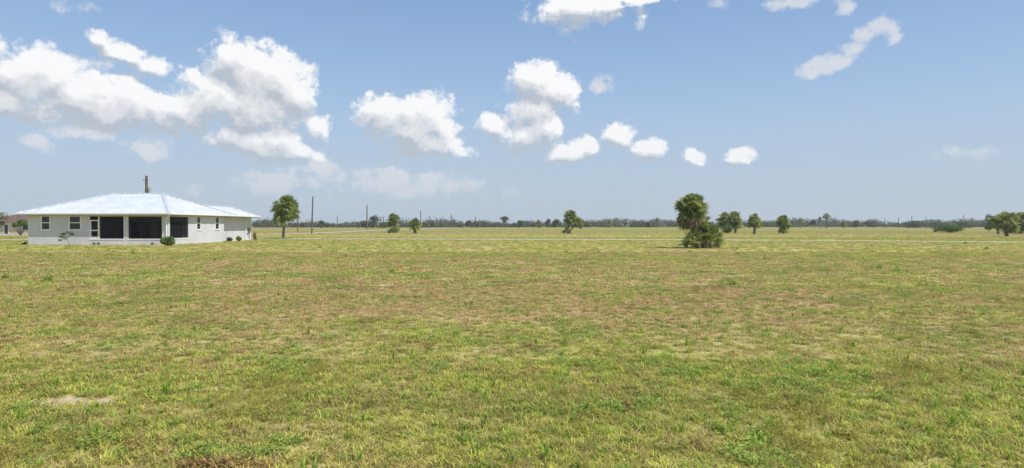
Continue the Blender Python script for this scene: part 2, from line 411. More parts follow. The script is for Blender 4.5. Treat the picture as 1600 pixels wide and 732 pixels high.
wl.box(HX0, -39.6, HY1-.2, HY1, 0, ZT)
wl.box(HX0, HX0+.2, HY0+.2, HY1-.2, 0, ZT)
wl.build('wall', M['stucco'], house)
slab = MB(); slab.box(HX0+.2, HX1-.2, HY0+.2, HY1-.2, .0, .08); slab.build('floor_slab', M['interior'], house)
# porch room behind the screens
pr = MB(); PB = 65.7
pr.box(-42.9, HX1-.2, PB, PB+.12, .08, ZT); pr.box(-43.02, -42.9, HY0+.2, PB+.12, .08, ZT)
pr.build('porch_wall', M['interior'], house)
cl = MB(); cl.box(HX0+.2, HX1-.2, HY0+.2, HY1-.2, ZT-.08, ZT-.01); cl.build('ceiling', M['interior'], house)
for x0, x1, pn in ((-42.2, -38.8, 3), (-38.2, -35.3, 2)):
    fr = MB(); gl = MB(); w = (x1-x0)/pn
    for i in range(pn):
        a, b = x0+i*w, x0+(i+1)*w; y = PB-.06-.03*(i % 2)
        fr.box(a, a+.06, y-.03, y, .1, 2.4); fr.box(b-.06, b, y-.03, y, .1, 2.4)
        fr.box(a+.06, b-.06, y-.03, y, .1, .18); fr.box(a+.06, b-.06, y-.03, y, 2.32, 2.4)
        gl.box(a+.06, b-.06, y-.02, y-.012, .18, 2.32)
    f_ = fr.build('sliding_door', M['greyframe'], house); gl.build('pane', M['glass'], f_)
# windows
def window(u0, u1, z0, z1, fn, t, sgn):
    B = lambda mb, a0, a1, ta, tb, b0, b1: mb.box(*(v for pr_ in zip(fn(a0, ta, b0), fn(a1, tb, b1)) for v in pr_))
    def BB(mb, a0, a1, ta, tb, b0, b1):
        p, q = fn(a0, ta, b0), fn(a1, tb, b1)
        mb.box(min(p[0], q[0]), max(p[0], q[0]), min(p[1], q[1]), max(p[1], q[1]), min(p[2], q[2]), max(p[2], q[2]))
    fr = MB(); e = .075; o = t - sgn*.03; i_ = t + sgn*.07
    BB(fr, u0-e, u0+.03, o, i_, z0, z1); BB(fr, u1-.03, u1+e, o, i_, z0, z1)
    BB(fr, u0+.03, u1-.03, o, i_, z1-.05, z1); BB(fr, u0+.03, u1-.03, o, i_, z0, z0+.07)
    zm = (z0+z1)/2 + .02; BB(fr, u0+.03, u1-.03, o+sgn*.01, i_, zm-.04, zm+.04)
    f_ = fr.build('window', M['white'], house)
    gl = MB(); BB(gl, u0+.02, u1-.02, t+sgn*.05, t+sgn*.06, z0+.02, z1-.02); gl.build('pane', M['glass'], f_)
    sl = MB(); BB(sl, u0-.12, u1+.12, t-sgn*.06, t, z0-.07, z0-.002); sl.build('sill', M['white'], f_)
for w in win_f: window(*w, FN, HY0, 1)
for w in win_s: window(*w, SN, HX1, -1)
# screens
def screen(u0, u1, z0, z1, fn, t, mull):
    fr, sr = MB(), MB()
    def BB(mb, a0, a1, ta, tb, b0, b1):
        p, q = fn(a0, ta, b0), fn(a1, tb, b1)
        mb.box(min(p[0], q[0]), max(p[0], q[0]), min(p[1], q[1]), max(p[1], q[1]), min(p[2], q[2]), max(p[2], q[2]))
    ta, tb = t
    BB(fr, u0, u0+.05, ta, tb, z0, z1); BB(fr, u1-.05, u1, ta, tb, z0, z1); BB(fr, u0+.05, u1-.05, ta, tb, z1-.05, z1); BB(fr, u0+.05, u1-.05, ta, tb, z0, z0+.05)
    for q in mull: BB(fr, q-.02, q+.02, ta, tb, z0+.05, z1-.05)
    f_ = fr.build('screen_frame', M['dkframe'], house)
    tm = (ta+tb)/2; q = [fn(u0+.05, tm, z0+.05), fn(u1-.05, tm, z0+.05), fn(u1-.05, tm, z1-.05), fn(u0+.05, tm, z1-.05)]
    sr.add(q, [(0, 1, 2, 3)]); sr.build('insect_screen', M['screen'], f_)
for s_ in scr_f: screen(*s_, FN, (HY0+.05, HY0+.10), [])
screen(*scr_s, SN, (HX1-.05, HX1-.10), [])
sl = MB()
for a, b, z0, z1 in scr_f + [door_h]: sl.box(a-.05, b+.05, HY0-.035, HY0-.001, z0-.09, z0-.002)
sl.box(HX1+.001, HX1+.035, scr_s[0]-.05, scr_s[1]+.05, .55, .638)
sl.build('sill', M['white'], house)
# screen door: dark transom, white framed door with two dark panels
a, b, z0, z1 = door_h
zt = zf(344.0)
dr = MB(); y0, y1 = HY0+.03, HY0+.09
dr.box(a, a+.10, y0, y1, z0-.0, zt); dr.box(b-.10, b, y0, y1, z0, zt)
dr.box(a+.10, b-.10, y0, y1, zt-.10, zt); dr.box(a+.10, b-.10, y0, y1, zf(360.3)-.05, zf(360.3)+.05); dr.box(a+.10, b-.10, y0, y1, z0, zf(370.0))
dr.box(b-.015, b+.06, HY0-.02, HY0+.03, z0, 2.88)
d_ = dr.build('screen_door', M['white'], house)
hd = MB(); hd.tube([(b-.06, y0-.04, 1.55), (b-.06, y0-.04, 1.72)], .015, 6); hd.tube([(b-.06, y0, 1.63), (b-.06, y0-.04, 1.63)], .012, 6); hd.build('door_handle', M['steel'], d_)
sr = MB(); sr.add([(a+.1, HY0+.06, z0+.1), (b-.1, HY0+.06, z0+.1), (b-.1, HY0+.06, zt-.1), (a+.1, HY0+.06, zt-.1)], [(0, 1, 2, 3)]); sr.build('insect_screen', M['screen'], d_)
tr = MB(); tr.box(a, b-.02, HY0+.05, HY0+.06, zt+.002, 2.88); tr.build('transom_screen', M['screen'], house)

# roof: ribbed metal planes
EX0, EX1, EY0, EY1 = -49.45, -34.25, 60.9, 76.05
ZE, ZR = 3.2, 5.52
RL, RRt = (-44.6, 68.5, ZR), (-39.15, 68.5, ZR)
c00, c10, c11, c01 = (EX0, EY0, ZE), (EX1, EY0, ZE), (EX1, EY1, ZE), (EX0, EY1, ZE)
planes = [([c00, c10, RRt, RL], (0, 1)), ([c10, c11, RRt], (0, 1)), ([c11, c01, RL, RRt], (0, 1)), ([c01, c00, RL], (0, 1))]
wx0 = -39.9; wr = (EX1+wx0)/2; WZ = 4.42
w0, w1, w2, w3 = (EX1, 71.0, ZE), (EX1, 82.75, ZE), (wx0, 82.75, ZE), (wx0, 71.0, ZE)
wa, wb = (wr, 71.0, WZ), (wr, 79.9, WZ)
planes += [([w0, w1, wb, wa], (0, 1)), ([w1, w2, wb], (0, 1)), ([w2, w3, wa, wb], (0, 1))]
rf, cap = MB(), MB()
def ribbed(poly, pitch=.6):
    P = [Vector(p) for p in poly]
    rf.add(P, [tuple(range(len(P)))])
    rf.add([p - Vector((0, 0, .05)) for p in P], [tuple(range(len(P)))[::-1]])
    e = (P[1]-P[0]).normalized(); nrm = e.cross((P[2]-P[0])).normalized()
    if nrm.z < 0: nrm = -nrm
    up_ = nrm.cross(e).normalized()
    if up_.z < 0: up_ = -up_
    L = (P[1]-P[0]).length; n = int(L/pitch)
    q = [((p-P[0]).dot(e), (p-P[0]).dot(up_)) for p in P]
    for i in range(n+1):
        u = (i+.5)*L/(n+1); top = 0
        for (a0, b0), (a1, b1) in zip(q, q[1:]+q[:1]):
            if (a0-u)*(a1-u) < 0:
                top = max(top, b0 + (b1-b0)*(u-a0)/(a1-a0))
        if top < .2: continue
        o = P[0] + e*u + nrm*.001; w_, h_ = .03, .045
        vs = []
        for d in (.0, top-.14):
            for s, h in ((-w_*1.6, 0), (-w_*.6, h_), (w_*.6, h_), (w_*1.6, 0)):
                vs.append(o + e*s + up_*d + nrm*h)
        rf.add(vs, [(0, 1, 5, 4), (1, 2, 6, 5), (2, 3, 7, 6), (0, 3, 2, 1)])
for pl, _ in planes: ribbed(pl)
roof = rf.build('roof', M['roofmetal'], house)
def ridge_cap(a, b, w=.13):
    a, b = Vector(a), Vector(b); d = (b-a).normalized(); s = d.cross(Vector((0, 0, 1))).normalized()
    u = Vector((0, 0, 1)); h = .055
    vs = []
    for p in (a, b):
        vs += [p + s*w + u*(h-.05), p + u*(h+.03), p - s*w + u*(h-.05)]
    cap.add(vs, [(0, 1, 4, 3), (1, 2, 5, 4), (0, 2, 1), (3, 4, 5)])
ridge_cap(RL, RRt); ridge_cap(wa, wb)
for a, b in ((c00, RL), (c11, RRt), (c01, RL), (w1, wb), (w2, wb)): ridge_cap(a, b)
ridge_cap(c10, RRt, .2)
cap.build('ridge_cap', M['roofcap'], roof)
# soffit, fascia, gutter
sf = MB()
sf.box(EX0+.05, HX0, EY0+.05, EY1-.05, ZT+.001, ZT+.03); sf.box(HX0, HX1, EY0+.05, HY0, ZT+.001, ZT+.03)
sf.box(HX1, EX1-.05, EY0+.05, 82.7, ZT+.001, ZT+.03); sf.box(-35.2, HX1, 73.5, 82.7, ZT+.001, ZT+.03); sf.box(-39.8, -35.2, 82.3, 82.7, ZT+.001, ZT+.03)
sf.build('soffit', M['soffit'], house)
fa = MB()
fa.box(EX0, EX1, EY0, EY0+.03, ZT, ZE-.005); fa.box(EX0, EX0+.03, EY0+.03, EY1, ZT, ZE-.005); fa.box(EX1-.03, EX1, EY0+.03, 82.75, ZT, ZE-.005)
fa.box(-39.9, EX1-.03, 82.72, 82.75, ZT, ZE-.005); fa.box(EX0+.03, -39.9, EY1-.03, EY1, ZT, ZE-.005)
fa.build('fascia', M['soffit'], house)
gt = MB()
def gut(x0, x1, y0, y1): gt.box(x0, x1, y0, y1, ZE-.12, ZE+.012)
gut(EX0-.1, EX1+.1, EY0-.1, EY0-.002); gut(EX1+.002, EX1+.1, EY0, 82.85); gut(EX0-.1, EX0-.002, EY0, EY1)
gt.build('gutter', M['white'], house)
def downspout(pts, foot):
    d = MB()
    for p, q in zip(pts, pts[1:]):
        d.tube([p, q], .055, 4)
    d.tube([pts[-1], foot], .055, 4)
    return d.build('downspout', M['white'], house)
downspout([(HX1+.45, HY0-.55, ZE-.1), (HX1+.45, HY0-.55, ZE-.22), (HX1-.10, HY0-.09, ZE-.62), (HX1-.10, HY0-.09, .15)], (HX1-.05, HY0-.4, .06))
dsY = 80.4
downspout([(EX1+.05, dsY, ZE-.1), (EX1+.05, dsY, ZE-.25), (-35.1, dsY, ZE-.6), (-35.1, dsY, .15)], (-34.7, dsY, .06))
mt = MB(); mt.box(-35.19, -35.02, 81.2, 81.9, 1.15, 1.6); mt.box(-35.19, -35.08, 81.0, 81.15, .75, .95); mt.tube([(-35.12, 81.5, 1.15), (-35.12, 81.5, .02)], .03, 6)
mt.build('meter_box', M['dkframe'], house)
for px in (147, 154, 238):
    hb = MB(); x = fx(px); hb.box(x-.12, x+.12, HY0-.05, HY0-.002, .08, .24)
    hb.build('wall_vent', M['dkframe'], house)

# ------------------------------------------------------------------ neighbour house far left
NY = 130.0
nh = thing('house', (-102, NY, 0), 'cream house with brown shingle roof half hidden at far left', 'house')
w = MB(); w.box(-114, -88, NY, NY+11, 0, 2.85); w.build('wall', M['cream'], nh)
r_ = MB(); a, b, c_, d_ = (-114.8, NY-.7, 2.8), (-87.2, NY-.7, 2.8), (-87.2, NY+11.7, 2.8), (-114.8, NY+11.7, 2.8); e1, e2 = (-109.5, NY+5.5, 4.45), (-92, NY+5.5, 4.45)
r_.add([a, b, c_, d_, e1, e2], [(0, 1, 5, 4), (1, 2, 5), (2, 3, 4, 5), (3, 0, 4), (3, 2, 1, 0)]); r_.build('roof', M['tile'], nh)
for x0, x1, z0, z1, nm in ((-112.3, -111, .9, 2.2, 'window'), (-108.2, -107.3, .05, 2.2, 'door'), (-104.2, -102.4, .9, 2.2, 'window')):
    q = MB(); q.box(x0, x1, NY-.05, NY-.002, z0, z1); o_ = q.build(nm, M['white'], nh)
    q = MB(); q.box(x0+.1, x1-.1, NY-.07, NY-.052, z0+.1, z1-.1); q.build('pane', M['glass'], o_)
dw = MB(); dw.add([(-125, 121.3, .018), (-86, 122.6, .018), (-86, 127.5, .018), (-125, 127.5, .018)], [(0, 1, 2, 3)])
tag(dw.build('path', M['conc']), 'pale concrete apron in front of cream house', kind='structure')

# ------------------------------------------------------------------ vegetation builders
def fan_leaf(mb, hub, d, r, rn, nseg=14, spread=115, droop=.35, w=.085):
    d = d.normalized(); s = d.cross(Vector((0, 0, 1)))
    if s.length < .05: s = Vector((1, 0, 0))
    s.normalize(); n = s.cross(d).normalized()
    roll = rn.uniform(-1.2, 1.2); s, n = s*math.cos(roll)+n*math.sin(roll), n*math.cos(roll)-s*math.sin(roll)
    for i in range(nseg):
        a = R(-spread + 2*spread*(i+rn.uniform(.1, .9))/nseg); L = r*(.72+.28*math.cos(a*.8))*rn.uniform(.85, 1.1)
        q = (d*math.cos(a) + s*math.sin(a) + n*(.30*(1-abs(math.cos(a))))*1).normalized()
        t = q.cross(n).normalized()*w*r
        p0 = hub; p1 = hub+q*L*.55 - Vector((0, 0, 1))*droop*L*.12; p2 = hub+q*L - Vector((0, 0, 1))*droop*L*rn.uniform(.3, .7)
        mb.add([p0-t*.25, p0+t*.25, p1+t, p1-t, p2], [(0, 1, 2, 3), (3, 2, 4)])
def crown(mb, c, reach, rn, nleaf, el0=-30, el1=88, nseg=14, fan=.52, droop=.4, w=.085, squash=1.0, pet=None):
    for i in range(nleaf):
        u = (i+.5)/nleaf; el_ = R(el0 + (el1-el0)*(1-(1-u)**.9) + rn.uniform(-8, 8)); a = i*2.39996 + rn.uniform(-.4, .4)
        d = Vector((math.cos(a)*math.cos(el_), math.sin(a)*math.cos(el_), math.sin(el_)*squash))
        L = reach*rn.choice((rn.uniform(.55, .85), rn.uniform(.85, 1.08))); r = reach*fan*.82*rn.uniform(.8, 1.1); hub = c + d*max(.12*reach, L-r*.95) - Vector((0, 0, .10*L*max(0, 1-math.sin(el_))))
        mb.add([(c+Vector((0, 0, .0))), c+Vector((.03, 0, .0)), hub+Vector((.015, 0, 0)), hub-Vector((.015, 0, 0))], [(0, 1, 2, 3)])
        fan_leaf(mb, hub, d + Vector((0, 0, -.12)), r*1.12, rn, nseg, spread=98, droop=droop, w=w*.85)
def palm_parts(root, X, Y, h, reach, rn, nleaf=46, lean=(0, 0), trunk_r=.17, dead=14, nseg=14, el0=-32, boots=True, w=.085, deadlen=.8, squash=1.0):
    top = Vector((X+lean[0], Y+lean[1], h-reach*.86)); 
    top.z = max(top.z, .25)
    n = 9; pts = [Vector((X, Y, -.1)).lerp(top, i/(n-1)) + Vector((0, 0, 0)) for i in range(n)]
    for i, p in enumerate(pts): t = i/(n-1); p.x = X + lean[0]*t**1.6; p.y = Y + lean[1]*t**1.6
    rad = [trunk_r*(1.35-.45*min(1, i/(n-1)*3) + (.25 if i >= n-2 else 0) + rn.uniform(-.05, .05)) for i in range(n)]
    tb = MB(); tb.tube(pts, rad, 9)
    if boots:
        for i in range(int(top.z/.09)):
            t = (i+.5)/max(1, int(top.z/.09)); x = X + lean[0]*t**1.6; y = Y+lean[1]*t**1.6; z = t*top.z; a = i*2.4; 
            cc = Vector((x, y, z)); o = Vector((math.cos(a), math.sin(a), 0)); s = Vector((-o.y, o.x, 0))
            tb.add([cc+o*trunk_r*.85-s*.07, cc+o*trunk_r*.85+s*.07, cc+o*(trunk_r+.09)+Vector((0, 0, .16))+s*.03, cc+o*(trunk_r+.09)+Vector((0, 0, .16))-s*.03], [(0, 1, 2, 3)])
    tb.build('trunk', M['bark'], root)
    cr = MB(); crown(cr, top, reach, rn, int(nleaf*1.5), el0=el0-8, nseg=nseg, w=w, squash=squash); cr.build('crown', M['frond'], root)
    if dead:
        dd = MB()
        for i in range(dead):
            a = rn.uniform(0, 2*math.pi); e_ = R(rn.uniform(-78, -38)); d = Vector((math.cos(a)*math.cos(e_), math.sin(a)*math.cos(e_), math.sin(e_)))
            hub = top + d*reach*rn.uniform(.25, .5)*deadlen; fan_leaf(dd, hub, d, reach*.48*deadlen, rn, max(6, nseg-4), spread=70, droop=1.0, w=w*.9)
        dd.build('dead_fronds', M['dead'], root)
def low_palm_parts(root, X, Y, h, reach, rn, nleaf=30, nseg=13, dead=8, w=.08):
    """trunkless young palm: stalks rising from the ground with fans at their ends"""
    cr = MB()
    for i in range(nleaf):
        a = i*2.39996+rn.uniform(-.3, .3); e_ = R(rn.choice([rn.uniform(8, 40), rn.uniform(35, 82)])); L = rn.uniform(.65, 1.0)
        d = Vector((math.cos(a)*math.cos(e_)*reach, math.sin(a)*math.cos(e_)*reach, math.sin(e_)*h*.8)); hub = Vector((X, Y, .1))+d*L*.78
        o = Vector((X+rn.uniform(-.15, .15), Y+rn.uniform(-.15, .15), .02)); t = Vector((.02, 0, 0))
        cr.add([o-t, o+t, hub+t*.5, hub-t*.5], [(0, 1, 2, 3)])
        fan_leaf(cr, hub, d.normalized()+Vector((0, 0, -.1)), rn.uniform(.6, .9)*min(1.15, reach), rn, nseg, w=w, droop=.35)
    cr.build('crown', M['frond'], root)
    dd = MB()
    for i in range(dead):
        a = rn.uniform(0, 6.28); d = Vector((math.cos(a), math.sin(a), rn.uniform(-.1, .25))); hub = Vector((X, Y, .3))+d*reach*.35
        fan_leaf(dd, hub, d, reach*.45, rn, 9, spread=60, droop=.5, w=w)
    dd.build('dead_fronds', M['dead'], root)
def leafy(mb, blobs, rn, n, size):
    """leaf faces through the outer volume of uneven lobes"""
    tot = sum(b[3]*b[4]*b[5] for b in blobs)
    for (x, y, z, rx, ry, rz) in [b[:6] for b in blobs]:
        m_ = max(6, int(n*rx*ry*rz/tot))
        for i in range(m_):
            while True:
                d = Vector((rn.gauss(0, 1), rn.gauss(0, 1), rn.gauss(0, 1)))
                if d.length > .1: break
            d.normalize(); rr = rn.uniform(.45, 1.12)**.6
            p = Vector((x+d.x*rx*rr, y+d.y*ry*rr, z+d.z*rz*rr))
            if p.z < .02: p.z = rn.uniform(.02, .25)
            nn = (d + Vector((rn.gauss(0, .6), rn.gauss(0, .6), rn.gauss(0, .6)+.3))).normalized()
            a = nn.cross(Vector((rn.random(), rn.random(), rn.random()))).normalized(); b_ = nn.cross(a); s = size*rn.uniform(.6, 1.3)
            mb.add([p-a*s, p-b_*s*.45, p+a*s, p+b_*s*.45], [(0, 1, 2, 3)])
def bush(name, X, Y, w, h, label, cat, rn, mat='bushleaf', n=900, size=.07, group=None, stems=6, lobes=8):
    root = thing(name, (X, Y, 0), label, cat, group)
    bl = []
    for i in range(lobes):
        a = rn.uniform(0, 6.28); r0 = rn.uniform(0, .62)*w/2; hh = h*rn.uniform(.45, 1.0)*(1-.45*(r0/(w/2))**2)
        bl.append((X+math.cos(a)*r0, Y+math.sin(a)*r0*.8, hh*.58, w*.2*rn.uniform(.8, 1.3), w*.2, hh*.42))
    bl.append((X, Y, h*.42, w*.34, w*.32, h*.40))
    f_ = MB(); leafy(f_, bl, rn, n, size); f_.build('foliage', M[mat], root)
    st = MB()
    for i in range(stems):
        b_ = rn.choice(bl); st.tube([(X+rn.uniform(-.06, .06)*w, Y, -.03), ((X+b_[0])/2, (Y+b_[1])/2, b_[2]*.4), (b_[0], b_[1], b_[2])], [.03*h+.004, .02*h, .008], 5)
    st.build('stem', M['bark2'], root)
    return root
def tree(name, X, Y, h, w, label, cat, rn, mat='leaf', n=500, size=.3, trunk_h=.35, lobes=7, group=None, flat=.5, tr=.03, low=.0):
    root = thing(name, (X, Y, 0), label, cat, group)
    z0 = h*trunk_h; bl = []
    for i in range(lobes):
        a = rn.uniform(0, 6.28); r0 = rn.uniform(.15, .75)*w/2; z = z0+(h-z0)*rn.uniform(.2, .78)
        s = w*rn.uniform(.16, .27); bl.append((X+math.cos(a)*r0, Y+math.sin(a)*r0, z, s, s, min(s*flat*1.6, (h-z))))
    bl.append((X, Y, h-(h-z0)*.28, w*.22, w*.22, (h-z0)*.27))
    f_ = MB(); leafy(f_, bl, rn, n, size); f_.build('crown', M[mat], root)
    t = MB(); t.tube([(X, Y, -.1), (X+rn.uniform(-.03, .03)*h, Y, z0), (X, Y, h*.8)], [tr*h, tr*h*.7, tr*h*.25], 7)
    for b_ in bl[:6]:
        t.tube([(X, Y, z0*rn.uniform(.7, 1.1)), ((X+b_[0])/2, (Y+b_[1])/2, (z0+b_[2])/2+.05*h), (b_[0], b_[1], b_[2])], [tr*h*.45, tr*h*.3, tr*h*.1], 5)
    t.build('trunk', M['bark2'], root)
    return root

# ------------------------------------------------------------------ named palms and clumps
def rn(i): return random.Random(100+i)
def palm_px(name, px, pyb, pyt, wpx, label, i, dead=14, lean_px=0, **kw):
    X, Y = ground_at(px, pyb); s = Y/F; h = (pyb-pyt)*s; reach = wpx*s/2*1.02
    root = thing(name, (X, Y, 0), label, 'palm tree', kw.pop('group', None))
    palm_parts(root, X, Y, h, reach, rn(i), lean=(lean_px*s, 0), dead=dead, **kw); return root
palm_px('palm_tree', 442.5, 373.3, 307, 48, 'tall slender palm with round crown beside the road, right of the white roofed house', 1, lean_px=4, nleaf=62, dead=10, el0=-42, trunk_r=.17)
# big clump: tall shaggy palm with two low palms at its foot
palm_px('palm_tree', 1086, 388, 303, 54, 'tallest shaggy palm of the big clump in the field, dead fronds under its crown', 2, lean_px=-6, nleaf=92, dead=52, el0=-66, nseg=14, trunk_r=.30, deadlen=1.2)
def low_px(px, pyb, pyt, wpx, label, i, group=None, **kw):
    X, Y = ground_at(px, pyb); s = Y/F
    root = thing('young_palm', (X, Y, 0), label, 'palm', group); low_palm_parts(root, X, Y, (pyb-pyt)*s, wpx*s/2, rn(i), **kw); return root
low_px(1109, 388.0, 342, 46, 'low bushy palm fanning out at the right foot of the tallest shaggy palm', 3, nleaf=40, dead=16, nseg=13, w=.06)
low_px(1083, 388.5, 352, 36, 'dark low palm under the left side of the tallest shaggy palm', 4, nleaf=28, dead=14, w=.06)
palm_px('palm_tree', 1100, 387.6, 334, 30, 'shorter leaning palm squeezed between the tallest shaggy trunk and the right bushy palm', 6, lean_px=-3, nleaf=40, dead=40, el0=-55, trunk_r=.22, deadlen=1.3)
palm_px('palm_tree', 614.5, 364.2, 334, 23, 'bushy palm with dark skirt of fronds, beyond the pale road, left of a shorter palm', 7, nleaf=50, dead=6, el0=-35, trunk_r=.3)
low_px(614.5, 364.5, 352, 20, 'dark bush of low fronds hiding the trunk of the bushy roadside palm', 8, nleaf=34, dead=3)
palm_px('palm_tree', 648.5, 365.3, 341, 23, 'short stout palm with ragged brown under fronds beyond the pale road', 9, nleaf=48, dead=24, el0=-28, trunk_r=.34)
palm_px('palm_tree', 887, 365.3, 328, 26, 'taller palm of the leaning pair standing in mid field', 10, lean_px=5, nleaf=50, dead=16, el0=-40, trunk_r=.28)
palm_px('palm_tree', 889.5, 365.0, 339.5, 20, 'shorter palm leaning right out of the mid field pair', 11, lean_px=13, nleaf=40, dead=14, el0=-45, trunk_r=.2)
low_px(886, 365.4, 352, 13, 'low fronds round the foot of the leaning palm pair', 12, nleaf=22, dead=3)
palm_px('palm_tree', 1149, 364.5, 331, 33, 'right palm of the clump behind the big shaggy palm, over a bright bush', 13, nleaf=50, dead=14, el0=-38, trunk_r=.26)
palm_px('palm_tree', 1134, 363.5, 332, 31, 'left palm of the clump behind the big shaggy palm', 14, nleaf=46, dead=10, el0=-35, trunk_r=.26, lean_px=-2)
X, Y = ground_at(1135, 364.9); s_ = Y/F; bush('bush', X, Y, 26*s_, 15*s_, 'bright green round bush at the foot of the twin palms', 'bush', rn(15), 'bushleaf', 1500, .13)
palm_px('palm_tree', 1179, 366.5, 334.5, 25, 'shaggy lone palm with pale trunk, right of the twin palms and bright bush', 16, nleaf=48, dead=22, el0=-35, trunk_r=.3)
palm_px('palm_tree', 1224, 365.5, 335.5, 25, 'lone palm with skirt of fronds narrowing to its foot', 17, nleaf=50, dead=12, el0=-45, trunk_r=.24)
low_px(1224, 365.6, 351, 17, 'low fronds wrapped round the foot of the lone skirted palm', 18, nleaf=26, dead=4)
palm_px('palm_tree', 1573, 369.5, 332, 40, 'stout palm with arching fronds at the right edge of the field', 19, nleaf=44, dead=14, el0=-25, trunk_r=.25)
palm_px('palm_tree', 1595, 365.5, 330, 38, 'dark palm cut off by the right edge of the picture', 20, nleaf=56, dead=10, el0=-50, trunk_r=.3)
palm_px('palm_tree', 1560, 366.5, 337, 26, 'smaller palm leaning left from the clump at the right edge', 21, nleaf=40, dead=10, el0=-40, trunk_r=.22, lean_px=-5)
X, Y = ground_at(1484, 363.8); s_ = Y/F; bush('bush', X, Y, 48*s_, 16.5*s_, 'wide bright green mound of bush on the right of the field', 'bush', rn(22), 'bushleaf', 3400, .17, lobes=16)
X, Y = ground_at(1461, 363.5); s_ = Y/F; bush('bush', X, Y, 8*s_, 6*s_, 'small brown dry bush at the left end of the wide green mound', 'bush', rn(23), 'dead', 260, .10, lobes=4)

# far palms and trees, each where the photograph has it
far_palms = [(841.5, 356.8, 343.5, 13, 'small round palm left of the leaning pair, near the far treeline'),
 (1251, 356.3, 341.5, 10, 'small far palm between the skirted palm and the twin headed palm'),
 (1291, 357.0, 333, 12, 'tallest far palm with small dark head above the treeline'),
 (1281, 356.8, 339, 8, 'lesser palm just left of the tallest far palm'),
 (1318, 356.8, 345.5, 11, 'squat round far palm right of the tallest far palm'),
 (1027, 356.2, 340.5, 9, 'narrow far palm left of the big shaggy clump'),
 (952, 356.5, 344, 11, 'low round palm at the treeline right of the leaning pair')]
for j, (px, pb, pt, wp, lb) in enumerate(far_palms):
    palm_px('palm_tree', px, pb, pt, wp, lb, 40+j, nleaf=34, dead=5, nseg=7, w=.16, boots=False, trunk_r=.35, group='palms near the far treeline')
far_trees = [(586, 357.0, 335.5, 20, 'leaf', .45, 'airy dark tree standing behind the thin pole, left of the skirted palm'),
 (577, 356.8, 345, 26, 'leaf', .05, 'dense green thicket left of the skirted palm'), (600, 356.8, 347, 22, 'bushleaf', .05, 'bright green thicket under the airy tree'),
 (503, 356.2, 344.5, 13, 'leaf', .1, 'dark clumped tree between the first two roadside poles'), (676, 356.0, 345, 9, 'leaf', .1, 'small dark round tree right of the stout palm'),
 (733, 356.2, 344, 12, 'leaf', .1, 'dark pointed tree left of the sparse flat topped tree'), (743, 356.2, 345, 9, 'leaf', .1, 'small dark tree by the thin far pole'),
 (788.5, 356.2, 337.5, 15, 'pineleaf', .42, 'sparse flat topped pine rising above the far treeline'), (812, 356.8, 344, 15, 'bushleaf', .05, 'green thicket with bare twigs beyond the field'),
 (857, 356.0, 342, 12, 'pineleaf', .35, 'pale airy tree right of the small round palm'), (868, 357.0, 342, 14, 'leaf', .05, 'dense dark green tree just left of the leaning pair'),
 (1012, 356.0, 346, 10, 'leaf', .1, 'low dark tree left of the narrow far palm'), (1272, 356.2, 343, 13, 'pineleaf', .3, 'grey green tree behind the lesser far palm'),
 (1337, 356.2, 344.5, 14, 'leaf', .1, 'rounded dark tree right of the squat far palm'), (1357, 356.0, 346, 14, 'pineleaf', .15, 'grey green round tree in the far treeline'),
 (1546, 358.0, 334.5, 19, 'pineleaf', .35, 'grey green open tree beside the clump at the right edge'), (1545, 359, 352, 14, 'leaf', .05, 'low dark bush under the grey green open tree'),
 (1455, 356.6, 343, 44, 'leaf', .1, 'long dark oak thicket behind the wide green mound'), (1425, 356.4, 344.5, 26, 'leaf', .1, 'dark thicket left of the wide green mound'),
 (1510, 356.6, 345.5, 28, 'leaf', .1, 'dark thicket right of the wide green mound')]
for j, (px, pb, pt, wp, mt_, th, lb) in enumerate(far_trees):
    X, Y = ground_at(px, pb); s_ = Y/F
    tree('tree' if th > .12 else 'thicket', X, Y, (pb-pt)*s_, wp*s_, lb, 'tree' if th > .12 else 'thicket', rn(70+j), mt_, 520 if wp < 24 else 900, .0011*Y+.05, th, 7 if wp < 24 else 12, 'trees before the far wood', flat=.6 if th != .42 else .35, tr=.025)

# far wood that closes the plain
r0 = rn(5); wood = MB(); wtr = MB()
def wood_band(x0, x1, Y0, n, h0, h1, size, q=34):
    for i in range(n):
        px = r0.uniform(x0, x1); Y = Y0*r0.uniform(.97, 1.12); X = at(px, Y); ext = 1.0
        hh = r0.uniform(h0, h1)*(1 + .25*math.sin(px*.021)+.15*math.sin(px*.093)); w_ = hh*r0.uniform(.45, .9)
        bl = [(X+r0.uniform(-.3, .3)*w_, Y, hh*.68, w_*.5, w_*.5, hh*.32), (X+r0.uniform(-.8, .8)*w_, Y, hh*.3, w_*.8, w_*.5, hh*.34)]
        leafy(wood, bl, r0, q, size)
wood_band(-900, 420, 520, 420, 4.2, 6.2, .8, 60); wood_band(400, 760, 510, 300, 3.6, 5.6, .7, 60); wood_band(740, 1130, 545, 300, 4.4, 7.0, .75, 60)
wood_band(1120, 1610, 570, 360, 4.8, 7.8, .75, 60); wood_band(1600, 2600, 560, 300, 4, 7, .8)
wood_band(400, 1620, 690, 520, 6, 9.5, .9, 40)
tag(wood.build('far_wood', M['woodleaf']), 'hazy line of low woodland closing the far side of the field', 'woodland', kind='stuff')

